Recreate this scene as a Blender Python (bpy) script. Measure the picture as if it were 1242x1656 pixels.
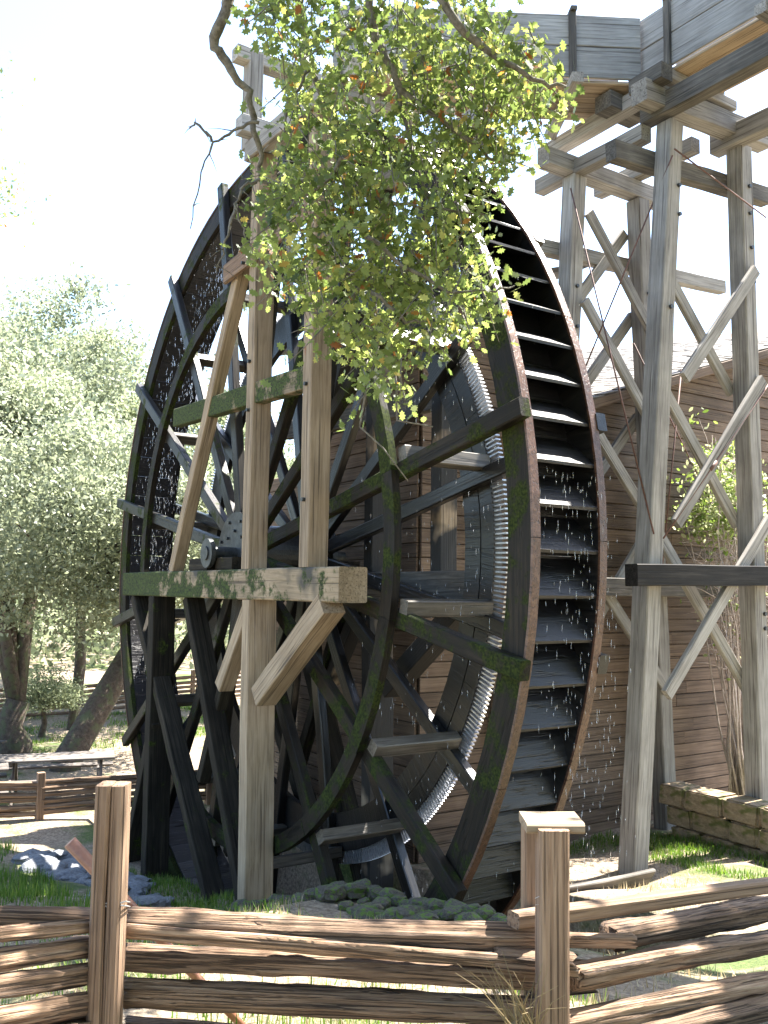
import bpy, bmesh, math, random
import numpy as np
from mathutils import Vector, Matrix
random.seed(7); rng = np.random.default_rng(7)
PI = math.pi
# ---------------------------------------------------------------- camera, sky, sun, exposure
# World axes: X along the wheel's plane (towards the fence), Y along the wheel's axle (towards the mill), Z up.
scn = bpy.context.scene
for o in list(bpy.data.objects): bpy.data.objects.remove(o)
COL = scn.collection
IMW, IMH, FPX = 1242.0, 1656.0, 1460.55
CAM = np.array([11.024, -5.11, 5.139])
FW = np.array([-.8320, .5478, .0875]); RT = np.array([.5514, .8341, .0136])
FW /= np.linalg.norm(FW); RT -= FW*(RT@FW); RT /= np.linalg.norm(RT); UP = np.cross(RT, FW)
cd = bpy.data.cameras.new('camera'); cam = bpy.data.objects.new('camera', cd); COL.objects.link(cam)
cd.sensor_fit = 'HORIZONTAL'; cd.sensor_width = 36.0; cd.lens = 36.0*FPX/IMW
cd.clip_start = .05; cd.clip_end = 900
cam.matrix_world = Matrix(((RT[0], UP[0], -FW[0], CAM[0]), (RT[1], UP[1], -FW[1], CAM[1]), (RT[2], UP[2], -FW[2], CAM[2]), (0, 0, 0, 1)))
scn.camera = cam
SUN = Vector((-.01, .48, .875)).normalized()
w = bpy.data.worlds.new('World'); scn.world = w; w.use_nodes = True
nt = w.node_tree; sky = nt.nodes.new('ShaderNodeTexSky'); sky.sky_type = 'NISHITA'; sky.sun_disc = False
sky.sun_elevation = math.asin(SUN.z); sky.sun_rotation = math.atan2(SUN.x, SUN.y)
nt.links.new(sky.outputs[0], nt.nodes['Background'].inputs[0]); nt.nodes['Background'].inputs[1].default_value = .10
ld = bpy.data.lights.new('sun', 'SUN'); ld.energy = 5.0; ld.angle = math.radians(.5); ld.color = (1, .95, .87)
lo = bpy.data.objects.new('sun', ld); COL.objects.link(lo); lo.rotation_euler = SUN.to_track_quat('Z', 'Y').to_euler()
scn.view_settings.view_transform = 'Standard'; scn.view_settings.look = 'None'
scn.view_settings.exposure = 2.65; scn.view_settings.gamma = 1

def at(x, y, depth):   # photo pixel + distance along the view axis -> point
    return Vector(CAM + (FW + RT*(x-621)/FPX - UP*(y-828)/FPX)*depth)
def on(x, y, axis, val):
    d = FW + RT*(x-621)/FPX - UP*(y-828)/FPX
    return Vector(CAM + d*(val-CAM[axis])/d[axis])

# ---------------------------------------------------------------- materials
def ramp(n, stops):
    r = n.new('ShaderNodeValToRGB'); e = r.color_ramp.elements
    while len(e) < len(stops): e.new(.5)
    for k, (p, c) in enumerate(stops):
        e[k].position = p; e[k].color = (*c, 1) if len(c) == 3 else c
    return r
def wood(name, c1, c2, c3, rough=.75, moss=0., bump=.35, grain=(.5, 9, 9), wet=0., stain=.5, mossc=((.035, .06, .008), (.10, .15, .02)), wetc=(.012, .011, .010), gradx=0., fine=0., spec=.5):
    m = bpy.data.materials.new(name); m.use_nodes = True; t = m.node_tree; n = t.nodes; L = t.links.new
    b = n['Principled BSDF']
    tc = n.new('ShaderNodeTexCoord'); oi = n.new('ShaderNodeObjectInfo')
    off = n.new('ShaderNodeVectorMath'); off.operation = 'MULTIPLY_ADD'; off.inputs[1].default_value = (37, 53, 71)
    L(oi.outputs['Random'], off.inputs[0]); L(tc.outputs['Object'], off.inputs[2])
    mp = n.new('ShaderNodeMapping'); mp.inputs['Scale'].default_value = grain; L(off.outputs[0], mp.inputs[0])
    g = n.new('ShaderNodeTexNoise'); g.inputs['Scale'].default_value = 3.2; g.inputs['Detail'].default_value = 9; g.inputs['Roughness'].default_value = .65; g.inputs['Distortion'].default_value = .5
    L(mp.outputs[0], g.inputs['Vector'])
    cr = ramp(n, [(.28, c1), (.5, c2), (.72, c3)]); L(g.outputs['Fac'], cr.inputs[0])
    # thin dark checks along the grain
    mp2 = n.new('ShaderNodeMapping'); mp2.inputs['Scale'].default_value = (grain[0]*.5, grain[1]*2.2, grain[2]*2.2); L(off.outputs[0], mp2.inputs[0])
    g2 = n.new('ShaderNodeTexNoise'); g2.inputs['Scale'].default_value = 2.5; g2.inputs['Detail'].default_value = 4; L(mp2.outputs[0], g2.inputs['Vector'])
    ck = ramp(n, [(.38, (.12, .10, .09)), (.46, (1, 1, 1))] if fine else [(.34, (.25, .22, .2)), (.43, (1, 1, 1))]); L(g2.outputs['Fac'], ck.inputs[0])
    mx = n.new('ShaderNodeMixRGB'); mx.blend_type = 'MULTIPLY'; mx.inputs[0].default_value = .8; L(cr.outputs[0], mx.inputs[1]); L(ck.outputs[0], mx.inputs[2])
    # weather stains
    s = n.new('ShaderNodeTexNoise'); s.inputs['Scale'].default_value = 1.7; s.inputs['Detail'].default_value = 5; L(off.outputs[0], s.inputs['Vector'])
    sr = ramp(n, [(.35, (.45, .43, .42)), (.6, (1, 1, 1))]); L(s.outputs['Fac'], sr.inputs[0])
    mx2 = n.new('ShaderNodeMixRGB'); mx2.blend_type = 'MULTIPLY'; mx2.inputs[0].default_value = stain; L(mx.outputs[0], mx2.inputs[1]); L(sr.outputs[0], mx2.inputs[2])
    # per-piece tone
    hv = n.new('ShaderNodeHueSaturation'); mr = n.new('ShaderNodeMapRange'); mr.inputs[3].default_value = .78; mr.inputs[4].default_value = 1.2
    L(oi.outputs['Random'], mr.inputs[0]); L(mr.outputs[0], hv.inputs['Value']); L(mx2.outputs[0], hv.inputs['Color'])
    col = hv.outputs[0]; rg = None
    if wet > 0:
        q = n.new('ShaderNodeTexNoise'); q.inputs['Scale'].default_value = .9; q.inputs['Detail'].default_value = 4; L(off.outputs[0], q.inputs['Vector'])
        qr = ramp(n, [(max(0, .62-wet*.5), (1, 1, 1)), (max(.05, .68-wet*.5), (0, 0, 0))]); L(q.outputs['Fac'], qr.inputs[0])
        k = n.new('ShaderNodeMixRGB'); L(qr.outputs[0], k.inputs[0]); L(col, k.inputs[1]); k.inputs[2].default_value = (*wetc, 1); col = k.outputs[0]
    if moss > 0:
        q = n.new('ShaderNodeTexNoise'); q.inputs['Scale'].default_value = 2.6; q.inputs['Detail'].default_value = 7; q.inputs['Roughness'].default_value = .7; L(off.outputs[0], q.inputs['Vector'])
        qr = ramp(n, [(.66-moss*.4, (0, 0, 0)), (.74-moss*.4, (1, 1, 1))])
        if gradx:
            sx = n.new('ShaderNodeSeparateXYZ'); L(tc.outputs['Object'], sx.inputs[0]); ma = n.new('ShaderNodeMath'); ma.operation = 'MULTIPLY_ADD'; ma.inputs[1].default_value = -gradx; L(sx.outputs[0], ma.inputs[0]); L(q.outputs['Fac'], ma.inputs[2]); L(ma.outputs[0], qr.inputs[0])
        else: L(q.outputs['Fac'], qr.inputs[0])
        f = n.new('ShaderNodeTexNoise'); f.inputs['Scale'].default_value = 40; f.inputs['Detail'].default_value = 3; L(tc.outputs['Object'], f.inputs['Vector'])
        fr = ramp(n, [(.35, mossc[0]), (.65, mossc[1])]); L(f.outputs['Fac'], fr.inputs[0])
        k = n.new('ShaderNodeMixRGB'); L(qr.outputs[0], k.inputs[0]); L(col, k.inputs[1]); L(fr.outputs[0], k.inputs[2]); col = k.outputs[0]
        rm = n.new('ShaderNodeMapRange'); rm.inputs[3].default_value = rough; rm.inputs[4].default_value = .95; L(qr.outputs[0], rm.inputs[0]); rg = rm.outputs[0]
    L(col, b.inputs['Base Color']); b.inputs['Specular IOR Level'].default_value = spec
    if rg: L(rg, b.inputs['Roughness'])
    else: b.inputs['Roughness'].default_value = rough
    ad = n.new('ShaderNodeMath'); ad.operation = 'ADD'; L(g.outputs['Fac'], ad.inputs[0]); L(ck.outputs[0], ad.inputs[1])
    bp = n.new('ShaderNodeBump'); bp.inputs['Strength'].default_value = bump; bp.inputs['Distance'].default_value = .012; L(ad.outputs[0], bp.inputs['Height']); L(bp.outputs[0], b.inputs['Normal'])
    return m
def mottled(name, c1, c2, scale=6, rough=.85, bump=.4, dist=.02, c3=None, coord='Object'):
    m = bpy.data.materials.new(name); m.use_nodes = True; t = m.node_tree; n = t.nodes; L = t.links.new; b = n['Principled BSDF']
    tc = n.new('ShaderNodeTexCoord'); g = n.new('ShaderNodeTexNoise'); g.inputs['Scale'].default_value = scale; g.inputs['Detail'].default_value = 8; g.inputs['Roughness'].default_value = .7
    L(tc.outputs[coord], g.inputs['Vector']); cr = ramp(n, [(.3, c1), (.68, c2)]); L(g.outputs['Fac'], cr.inputs[0]); col = cr.outputs[0]
    if c3:
        q = n.new('ShaderNodeTexNoise'); q.inputs['Scale'].default_value = scale*.35; q.inputs['Detail'].default_value = 6; L(tc.outputs[coord], q.inputs['Vector'])
        qr = ramp(n, [(.5, (0, 0, 0)), (.6, (1, 1, 1))]); L(q.outputs['Fac'], qr.inputs[0])
        k = n.new('ShaderNodeMixRGB'); L(qr.outputs[0], k.inputs[0]); L(col, k.inputs[1]); k.inputs[2].default_value = (*c3, 1); col = k.outputs[0]
    L(col, b.inputs['Base Color']); b.inputs['Roughness'].default_value = rough
    bp = n.new('ShaderNodeBump'); bp.inputs['Strength'].default_value = bump; bp.inputs['Distance'].default_value = dist; L(g.outputs['Fac'], bp.inputs['Height']); L(bp.outputs[0], b.inputs['Normal'])
    return m
def leafmat(name, stops, trans=.45, rough=.5, gloss=.4):
    m = bpy.data.materials.new(name); m.use_nodes = True; t = m.node_tree; n = t.nodes; L = t.links.new
    n.remove(n['Principled BSDF']); out = n['Material Output']
    a = n.new('ShaderNodeAttribute'); a.attribute_name = 'rnd'; cr = ramp(n, stops); L(a.outputs['Fac'], cr.inputs[0])
    p = n.new('ShaderNodeBsdfPrincipled'); p.inputs['Roughness'].default_value = rough; p.inputs['Specular IOR Level'].default_value = gloss; L(cr.outputs[0], p.inputs['Base Color'])
    tr = n.new('ShaderNodeBsdfTranslucent'); hs = n.new('ShaderNodeHueSaturation'); hs.inputs['Value'].default_value = 1.7; hs.inputs['Saturation'].default_value = 1.1; L(cr.outputs[0], hs.inputs['Color']); L(hs.outputs[0], tr.inputs['Color'])
    mx = n.new('ShaderNodeMixShader'); mx.inputs[0].default_value = trans; L(p.outputs[0], mx.inputs[1]); L(tr.outputs[0], mx.inputs[2]); L(mx.outputs[0], out.inputs[0])
    return m
M = {}
M['pale'] = wood('pale_timber', (.21, .15, .09), (.36, .27, .175), (.47, .37, .26), .8, stain=.35)
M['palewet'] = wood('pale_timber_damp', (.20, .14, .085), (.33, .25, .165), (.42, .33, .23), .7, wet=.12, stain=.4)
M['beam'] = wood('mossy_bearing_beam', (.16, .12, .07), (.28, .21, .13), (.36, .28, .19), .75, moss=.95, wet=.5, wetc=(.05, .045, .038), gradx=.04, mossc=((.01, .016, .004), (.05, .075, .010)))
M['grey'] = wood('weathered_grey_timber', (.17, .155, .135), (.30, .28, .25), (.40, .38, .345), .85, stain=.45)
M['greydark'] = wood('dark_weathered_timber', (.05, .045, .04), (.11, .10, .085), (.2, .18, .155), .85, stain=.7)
M['flume'] = wood('silvered_flume_board', (.17, .165, .155), (.28, .275, .265), (.37, .365, .355), .85, stain=.4)
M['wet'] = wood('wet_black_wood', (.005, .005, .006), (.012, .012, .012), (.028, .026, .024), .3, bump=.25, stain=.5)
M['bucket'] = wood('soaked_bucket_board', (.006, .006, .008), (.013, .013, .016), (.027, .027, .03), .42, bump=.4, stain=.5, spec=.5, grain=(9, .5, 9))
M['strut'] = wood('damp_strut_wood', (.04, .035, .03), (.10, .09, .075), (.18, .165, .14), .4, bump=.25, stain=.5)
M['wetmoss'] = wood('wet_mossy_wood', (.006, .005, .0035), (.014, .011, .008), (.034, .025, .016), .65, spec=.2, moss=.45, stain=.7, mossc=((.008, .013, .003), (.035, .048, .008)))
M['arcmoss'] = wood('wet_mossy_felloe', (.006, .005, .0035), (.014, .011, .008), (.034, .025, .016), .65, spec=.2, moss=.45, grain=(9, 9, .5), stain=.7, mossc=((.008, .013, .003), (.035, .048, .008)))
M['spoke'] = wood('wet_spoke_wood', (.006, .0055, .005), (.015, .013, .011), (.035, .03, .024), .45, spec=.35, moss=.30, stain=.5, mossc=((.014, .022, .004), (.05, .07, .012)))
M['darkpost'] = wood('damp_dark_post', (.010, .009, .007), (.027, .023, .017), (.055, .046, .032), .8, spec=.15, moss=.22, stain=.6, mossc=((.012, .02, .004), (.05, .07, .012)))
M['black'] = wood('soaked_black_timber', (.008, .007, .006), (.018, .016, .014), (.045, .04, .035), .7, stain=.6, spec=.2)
M['tyre'] = wood('brown_rim_edge', (.05, .025, .016), (.12, .06, .04), (.2, .11, .07), .4, stain=.5)
M['siding'] = wood('brown_clapboard', (.085, .056, .037), (.165, .113, .077), (.24, .172, .12), .85, stain=.55, grain=(.35, 5, 14))
M['fence'] = wood('split_redwood_rail', (.10, .058, .034), (.27, .17, .105), (.42, .30, .20), .85, bump=1.0, grain=(.8, 20, 20), stain=.6, fine=1)
M['fencepost'] = wood('fence_post_wood', (.12, .07, .04), (.25, .16, .10), (.34, .24, .16), .85, bump=.8, grain=(.5, 15, 15), stain=.45)
M['shingle'] = wood('split_shingle', (.09, .08, .07), (.19, .175, .155), (.30, .28, .26), .9, stain=.5)
M['tablewood'] = wood('grey_table_plank', (.06, .05, .042), (.13, .11, .095), (.2, .18, .16), .8)
M['bark'] = mottled('oak_bark', (.035, .025, .018), (.13, .10, .075), 14, .95, .9, .04, c3=(.09, .095, .05))
M['lichen'] = mottled('lichen_bark', (.06, .05, .04), (.22, .21, .18), 22, .95, .9, .02)
M['stone'] = mottled('brown_sandstone', (.14, .10, .06), (.34, .26, .17), 5, .95, .7, .04, c3=(.11, .11, .035))
M['rock'] = mottled('blue_grey_rock', (.07, .075, .085), (.24, .25, .27), 7, .85, .7, .04)
M['mossrock'] = mottled('mossy_rubble', (.03, .027, .022), (.13, .115, .09), 11, .9, .7, .04, c3=(.09, .15, .02))
M['iron'] = mottled('grey_iron', (.025, .028, .03), (.085, .09, .092), 12, .5, .3, .01); M['iron'].node_tree.nodes['Principled BSDF'].inputs['Metallic'].default_value = .6
M['rust'] = mottled('rusty_iron', (.07, .035, .025), (.2, .1, .075), 25, .65, .3, .005)
M['teeth'] = mottled('wet_gear_iron', (.3, .31, .33), (.55, .56, .58), 20, .35, .2, .005); M['teeth'].node_tree.nodes['Principled BSDF'].inputs['Metallic'].default_value = .7
M['pole'] = mottled('red_brown_pole', (.17, .065, .035), (.32, .15, .09), 9, .45, .2, .005)
M['wire'] = mottled('fence_wire', (.25, .25, .25), (.45, .44, .42), 30, .4, .2, .003)
M['twig'] = mottled('pale_twig', (.25, .2, .17), (.5, .42, .37), 20, .8, .3, .005)
M['oak'] = leafmat('oak_leaf', [(0, (.07, .10, .03)), (.45, (.15, .19, .06)), (.8, (.28, .31, .10)), (.9, (.42, .38, .12)), (.95, (.28, .12, .04)), (1, (.2, .08, .035))], .5, .4, .5)
M['liveoak'] = leafmat('live_oak_leaf', [(0, (.10, .115, .075)), (.5, (.21, .235, .15)), (1, (.38, .40, .28))], .4, .45, .6)
M['fartree'] = leafmat('far_tree_leaf', [(0, (.09, .11, .065)), (.5, (.19, .22, .13)), (1, (.35, .37, .24))], .4, .5, .4)
M['shrubleaf'] = leafmat('shrub_leaf', [(0, (.09, .14, .03)), (.5, (.2, .26, .07)), (1, (.45, .44, .3))], .45)
M['grass'] = leafmat('grass_blade', [(0, (.05, .10, .015)), (.6, (.10, .18, .03)), (1, (.2, .24, .06))], .4)
M['straw'] = leafmat('dry_straw', [(0, (.22, .17, .09)), (.6, (.36, .29, .17)), (1, (.5, .43, .29))], .3)
m = bpy.data.materials.new('water_drop'); m.use_nodes = True; b = m.node_tree.nodes['Principled BSDF']; b.inputs['Base Color'].default_value = (.95, .97, 1, 1); b.inputs['Roughness'].default_value = .05; b.inputs['IOR'].default_value = 1.33; b.inputs['Transmission Weight'].default_value = .75
M['water'] = m
m = bpy.data.materials.new('pit_water'); m.use_nodes = True; b = m.node_tree.nodes['Principled BSDF']; b.inputs['Base Color'].default_value = (.012, .014, .014, 1); b.inputs['Roughness'].default_value = .08
M['pool'] = m
def groundmat():
    m = bpy.data.materials.new('earth_and_litter'); m.use_nodes = True; t = m.node_tree; n = t.nodes; L = t.links.new; b = n['Principled BSDF']
    tc = n.new('ShaderNodeTexCoord')
    def noise(s, d=8, r=.65):
        q = n.new('ShaderNodeTexNoise'); q.inputs['Scale'].default_value = s; q.inputs['Detail'].default_value = d; q.inputs['Roughness'].default_value = r; L(tc.outputs['Object'], q.inputs['Vector']); return q
    a = noise(22); cr = ramp(n, [(.3, (.10, .075, .05)), (.5, (.26, .2, .14)), (.7, (.42, .35, .26))]); L(a.outputs['Fac'], cr.inputs[0])
    g = noise(.55, 6); gr = ramp(n, [(.5, (0, 0, 0)), (.6, (1, 1, 1))]); L(g.outputs['Fac'], gr.inputs[0])
    gc = noise(30); gcr = ramp(n, [(.35, (.04, .065, .015)), (.65, (.12, .16, .04))]); L(gc.outputs['Fac'], gcr.inputs[0])
    mx = n.new('ShaderNodeMixRGB'); L(gr.outputs[0], mx.inputs[0]); L(cr.outputs[0], mx.inputs[1]); L(gcr.outputs[0], mx.inputs[2])
    L(mx.outputs[0], b.inputs['Base Color']); b.inputs['Roughness'].default_value = .95
    bp = n.new('ShaderNodeBump'); bp.inputs['Strength'].default_value = .9; bp.inputs['Distance'].default_value = .05; L(a.outputs['Fac'], bp.inputs['Height']); L(bp.outputs[0], b.inputs['Normal'])
    return m
M['ground'] = groundmat()

# ---------------------------------------------------------------- helpers
def link(name, me, mat=None, root=None):
    o = bpy.data.objects.new(name, me); COL.objects.link(o)
    if mat is not None and len(me.materials) == 0: me.materials.append(mat)
    if root is not None:
        o.parent = root; o.matrix_parent_inverse = Matrix.Translation(-root.location) if root.type == 'EMPTY' else root.matrix_basis.inverted()
    return o
def thing(name, label, cat, loc, group=None):
    o = bpy.data.objects.new(name, None); COL.objects.link(o); o.location = Vector(loc); o.empty_display_size = .2
    o['label'] = label; o['category'] = cat
    if group: o['group'] = group
    return o
def tag(o, label, cat, group=None):
    o['label'] = label; o['category'] = cat
    if group: o['group'] = group
    return o
def mesh(name, V, F, smooth=False):
    me = bpy.data.meshes.new(name); me.from_pydata([tuple(v) for v in V], [], F); me.update()
    if smooth: me.polygons.foreach_set('use_smooth', [True]*len(me.polygons))
    return me
def frame(p0, p1, hint):
    p0 = Vector(p0); p1 = Vector(p1); X = (p1-p0).normalized(); h = Vector(hint)
    if abs(h.normalized().dot(X)) > .98: h = Vector((0, 1, 0)) if abs(X.y) < .9 else Vector((1, 0, 0))
    Z = (h - X*h.dot(X)).normalized(); Y = Z.cross(X)
    return p0, (p1-p0).length, Matrix(((X.x, Y.x, Z.x, p0.x), (X.y, Y.y, Z.y, p0.y), (X.z, Y.z, Z.z, p0.z), (0, 0, 0, 1)))
def boxmesh(L, wd, ht, c=.008, seg=1, jit=0., taper=1.):
    """timber along local X with chamfered long edges; a little uneven along its length"""
    V = []; F = []; c = min(c, wd*.3, ht*.3)
    prof = [(-wd/2+c, -ht/2), (wd/2-c, -ht/2), (wd/2, -ht/2+c), (wd/2, ht/2-c), (wd/2-c, ht/2), (-wd/2+c, ht/2), (-wd/2, ht/2-c), (-wd/2, -ht/2+c)]
    for k in range(seg+1):
        t = k/seg; s = 1+(taper-1)*t; jy = random.uniform(-jit, jit); jz = random.uniform(-jit, jit)
        for y, z in prof: V.append((L*t, y*s+jy+random.uniform(-jit, jit)*.4, z*s+jz+random.uniform(-jit, jit)*.4))
    for k in range(seg):
        for i in range(8):
            j = (i+1) % 8; a = k*8
            F.append((a+i, a+8+i, a+8+j, a+j))
    F.append(tuple(range(8))); F.append(tuple(reversed(range(seg*8, seg*8+8))))
    return mesh('timber', V, F)
def beam(name, p0, p1, wd, ht, mat, root=None, hint=(0, 0, 1), jit=.004, c=.01, seg=None, taper=1.):
    p0, L, mw = frame(p0, p1, hint)
    me = boxmesh(L, wd, ht, c, seg or max(2, int(L/.45)), jit, taper)
    o = link(name, me, M[mat], root); o.matrix_basis = mw
    return o
def tubegeo(V, F, pts, rad, n=8, wob=0.):
    pts = [Vector(p) for p in pts]; base = len(V)
    for k, p in enumerate(pts):
        d = (pts[min(k+1, len(pts)-1)]-pts[max(k-1, 0)]).normalized()
        a = d.orthogonal().normalized() if k == 0 else (a - d*a.dot(d)).normalized()
        b = d.cross(a)
        for i in range(n):
            q = 2*PI*i/n; r = rad[k]*(1+random.uniform(-wob, wob))
            V.append(tuple(p+(a*math.cos(q)+b*math.sin(q))*r))
    for k in range(len(pts)-1):
        for i in range(n):
            j = (i+1) % n; a0 = base+k*n
            F.append((a0+i, a0+j, a0+n+j, a0+n+i))
    F.append(tuple(reversed(range(base, base+n)))); F.append(tuple(range(base+(len(pts)-1)*n, base+len(pts)*n)))
def tube(name, pts, rad, mat, root=None, n=8, wob=0., smooth=True):
    V = []; F = []; tubegeo(V, F, pts, rad if hasattr(rad, '__len__') else [rad]*len(pts), n, wob)
    return link(name, mesh(name, V, F, smooth), M[mat], root)
def leafcloud(name, P, size, shape, mat, root=None, R=None, rnd=None):
    """one mesh of many leaf-shaped faces; P (n,3), size (n,), shape (k,2)"""
    P = np.asarray(P, float); n = len(P); k = len(shape); S = np.asarray(shape, float)
    if R is None:
        q = rng.normal(size=(n, 4)); q /= np.linalg.norm(q, axis=1)[:, None]; a, b, c, d = q.T
        R = np.stack([np.stack([1-2*(c*c+d*d), 2*(b*c-d*a)], -1), np.stack([2*(b*c+d*a), 1-2*(b*b+d*d)], -1), np.stack([2*(b*d-c*a), 2*(c*d+b*a)], -1)], 1)
    co = P[:, None, :] + np.einsum('nij,kj->nki', R[:, :, :2], S)*np.asarray(size)[:, None, None]
    me = bpy.data.meshes.new(name); me.vertices.add(n*k); me.vertices.foreach_set('co', co.reshape(-1).astype(np.float32))
    me.loops.add(n*k); me.loops.foreach_set('vertex_index', np.arange(n*k, dtype=np.int32))
    me.polygons.add(n); me.polygons.foreach_set('loop_start', np.arange(0, n*k, k, dtype=np.int32)); me.polygons.foreach_set('loop_total', np.full(n, k, dtype=np.int32))
    at_ = me.attributes.new('rnd', 'FLOAT', 'FACE'); at_.data.foreach_set('value', (rng.random(n) if rnd is None else rnd).astype(np.float32))
    me.update(calc_edges=True)
    return link(name, me, M[mat], root)
LOBED = [(0, -.5), (.10, -.32), (.24, -.30), (.14, -.14), (.33, -.02), (.17, .10), (.27, .28), (.10, .30), (0, .5), (-.10, .30), (-.27, .28), (-.17, .10), (-.33, -.02), (-.14, -.14), (-.24, -.30), (-.10, -.32)]
OVAL = [(0, -.5), (.22, -.15), (.2, .2), (0, .5), (-.2, .2), (-.22, -.15)]
BLADE = [(-.045, 0), (.045, 0), (.02, .6), (0, 1)]
def rot_about(d, ang):
    return Matrix.Rotation(ang, 4, d)

# ---------------------------------------------------------------- ground
CP = np.array([(11, -5, 3.4), (7, -3.9, 3.05), (7.9, -2.1, 3.0), (9.5, -1, 3.1), (5.6, -1.3, 2.66), (4.1, -1.1, 2.42), (2.6, -1.0, 1.85), (1.3, -.6, 1.48), (-.5, -.6, 1.12), (-2, -.6, .95), (-5, -.6, .92),
    (-1.2, -2.2, 1.25), (1.5, -3, 2.0), (4, -3.5, 2.6), (5.5, -2.5, 2.7), (-6, -1, 1.0), (-10, 0, 1.0), (-17, 2, 1.0), (-30, 0, 1.1), (3.3, 3.7, 1.8), (5.6, 1.6, 2.2), (5.5, 3, 2.05), (8, 2, 2.8), (3.5, 6, 1.75), (1.3, 4, 1.5), (1.3, 8, 1.6), (12, 8, 2.6), (6, 8, 2.1),
    (20, -10, 3.4), (20, 10, 3), (0, -8, 1.7), (-10, -8, 1.1), (8, -9, 3.2), (-6, 3, 1.0), (-6, 10, 1.1), (-30, 20, 1), (-30, -20, 1), (30, 30, 2.5), (30, -30, 3), (0, 40, 1.4), (0, -40, 1.5), (-60, 0, 1.2), (-120, 30, 1.5), (120, 0, 2)])
def gz(u, v):
    u = np.asarray(u, float); v = np.asarray(v, float)
    d2 = (u[..., None]-CP[:, 0])**2 + (v[..., None]-CP[:, 1])**2 + .15
    wt = d2**-1.6
    z = (wt*CP[:, 2]).sum(-1)/wt.sum(-1)
    z = z + .025*np.sin(u*2.3+v*1.1) + .02*np.sin(v*3.1-u*1.7+1)
    def ss(x): x = np.clip(x, 0, 1); return x*x*(3-2*x)
    pit = ss((6.0-np.abs(u))/.25)*ss((v+.22)/.12)*ss((1.75-v)/.15)
    return z*(1-pit) + pit*(-.15)
def g1(u, v): return float(gz(np.array([u]), np.array([v]))[0])
def cgrid(a, b, step, far): 
    core = np.arange(a, b+1e-6, step); t = []; s = step
    x = b; out = []
    while x < far: s *= 1.35; x += s; out.append(x)
    y = a; s = step; inn = []
    while y > -far: s *= 1.35; y -= s; inn.append(y)
    return np.array(inn[::-1]+list(core)+out)
GX = cgrid(-9, 12.5, .14, 420); GY = cgrid(-6.5, 9, .12, 420)
uu, vv = np.meshgrid(GX, GY, indexing='ij'); zz = gz(uu, vv)
V = np.stack([uu, vv, zz], -1).reshape(-1, 3); ny = len(GY)
F = [(i*ny+j, (i+1)*ny+j, (i+1)*ny+j+1, i*ny+j+1) for i in range(len(GX)-1) for j in range(ny-1)]
g = link('ground', mesh('ground', V, F, True), M['ground']); g['kind'] = 'structure'
wp = link('pit_water', mesh('pit_water', [(-5.9, -.16, .05), (5.9, -.16, .05), (5.9, 1.7, .05), (-5.9, 1.7, .05)], [(0, 1, 2, 3)]), M['pool']); wp['kind'] = 'structure'

# ---------------------------------------------------------------- water wheel
HUB = Vector((0, 0, 5.6)); R = 5.5; WID = .85; NS = 16; NB = 90; A0 = math.radians(11.25)
wheel = thing('water_wheel', 'giant wet mossy wooden overshot water wheel with spokes, buckets and iron gear ring', 'water wheel', (0, .425, .1))
def arcmesh(r0, r1, w0, w1, half, n=4, c=0.):
    V = []; F = []
    for k in range(n+1):
        a = -half + 2*half*k/n; ca, sa = math.cos(a), math.sin(a)
        for r, y in ((r0, w0), (r1, w0), (r1, w1), (r0, w1)): V.append((r*ca, y, r*sa))
    for k in range(n):
        b = k*4
        for i in range(4):
            j = (i+1) % 4; F.append((b+i, b+j, b+4+j, b+4+i))
    F.append((3, 2, 1, 0)); F.append((n*4, n*4+1, n*4+2, n*4+3))
    me = mesh('arc', V, F); return me
def spin(name, me, mat, a, root=wheel, jr=0.):
    o = link(name, me, M[mat], root)
    o.matrix_basis = Matrix.Translation(HUB) @ Matrix.Rotation(-a, 4, 'Y') @ Matrix.Translation((random.uniform(-jr, jr), random.uniform(-jr, jr)*.4, 0))
    return o
segA = 2*PI/NS; hs = segA/2*.997
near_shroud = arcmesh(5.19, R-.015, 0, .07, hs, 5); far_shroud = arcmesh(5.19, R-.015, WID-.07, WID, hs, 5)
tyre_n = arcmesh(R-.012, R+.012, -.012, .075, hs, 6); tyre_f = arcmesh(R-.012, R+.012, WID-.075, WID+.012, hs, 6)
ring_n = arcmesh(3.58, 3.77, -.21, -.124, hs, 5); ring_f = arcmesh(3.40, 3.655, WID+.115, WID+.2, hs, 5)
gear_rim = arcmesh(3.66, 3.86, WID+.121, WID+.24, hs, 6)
spoke_me = {k: boxmesh((5.52 if k == 'wetfar' else 5.58)-.42, .115, .17, .012, 8, .004) for k in ('wetmoss', 'spoke', 'wetfar')}; strut_me = boxmesh(WID+.22, .13, .16, .01, 2, .002)
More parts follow.
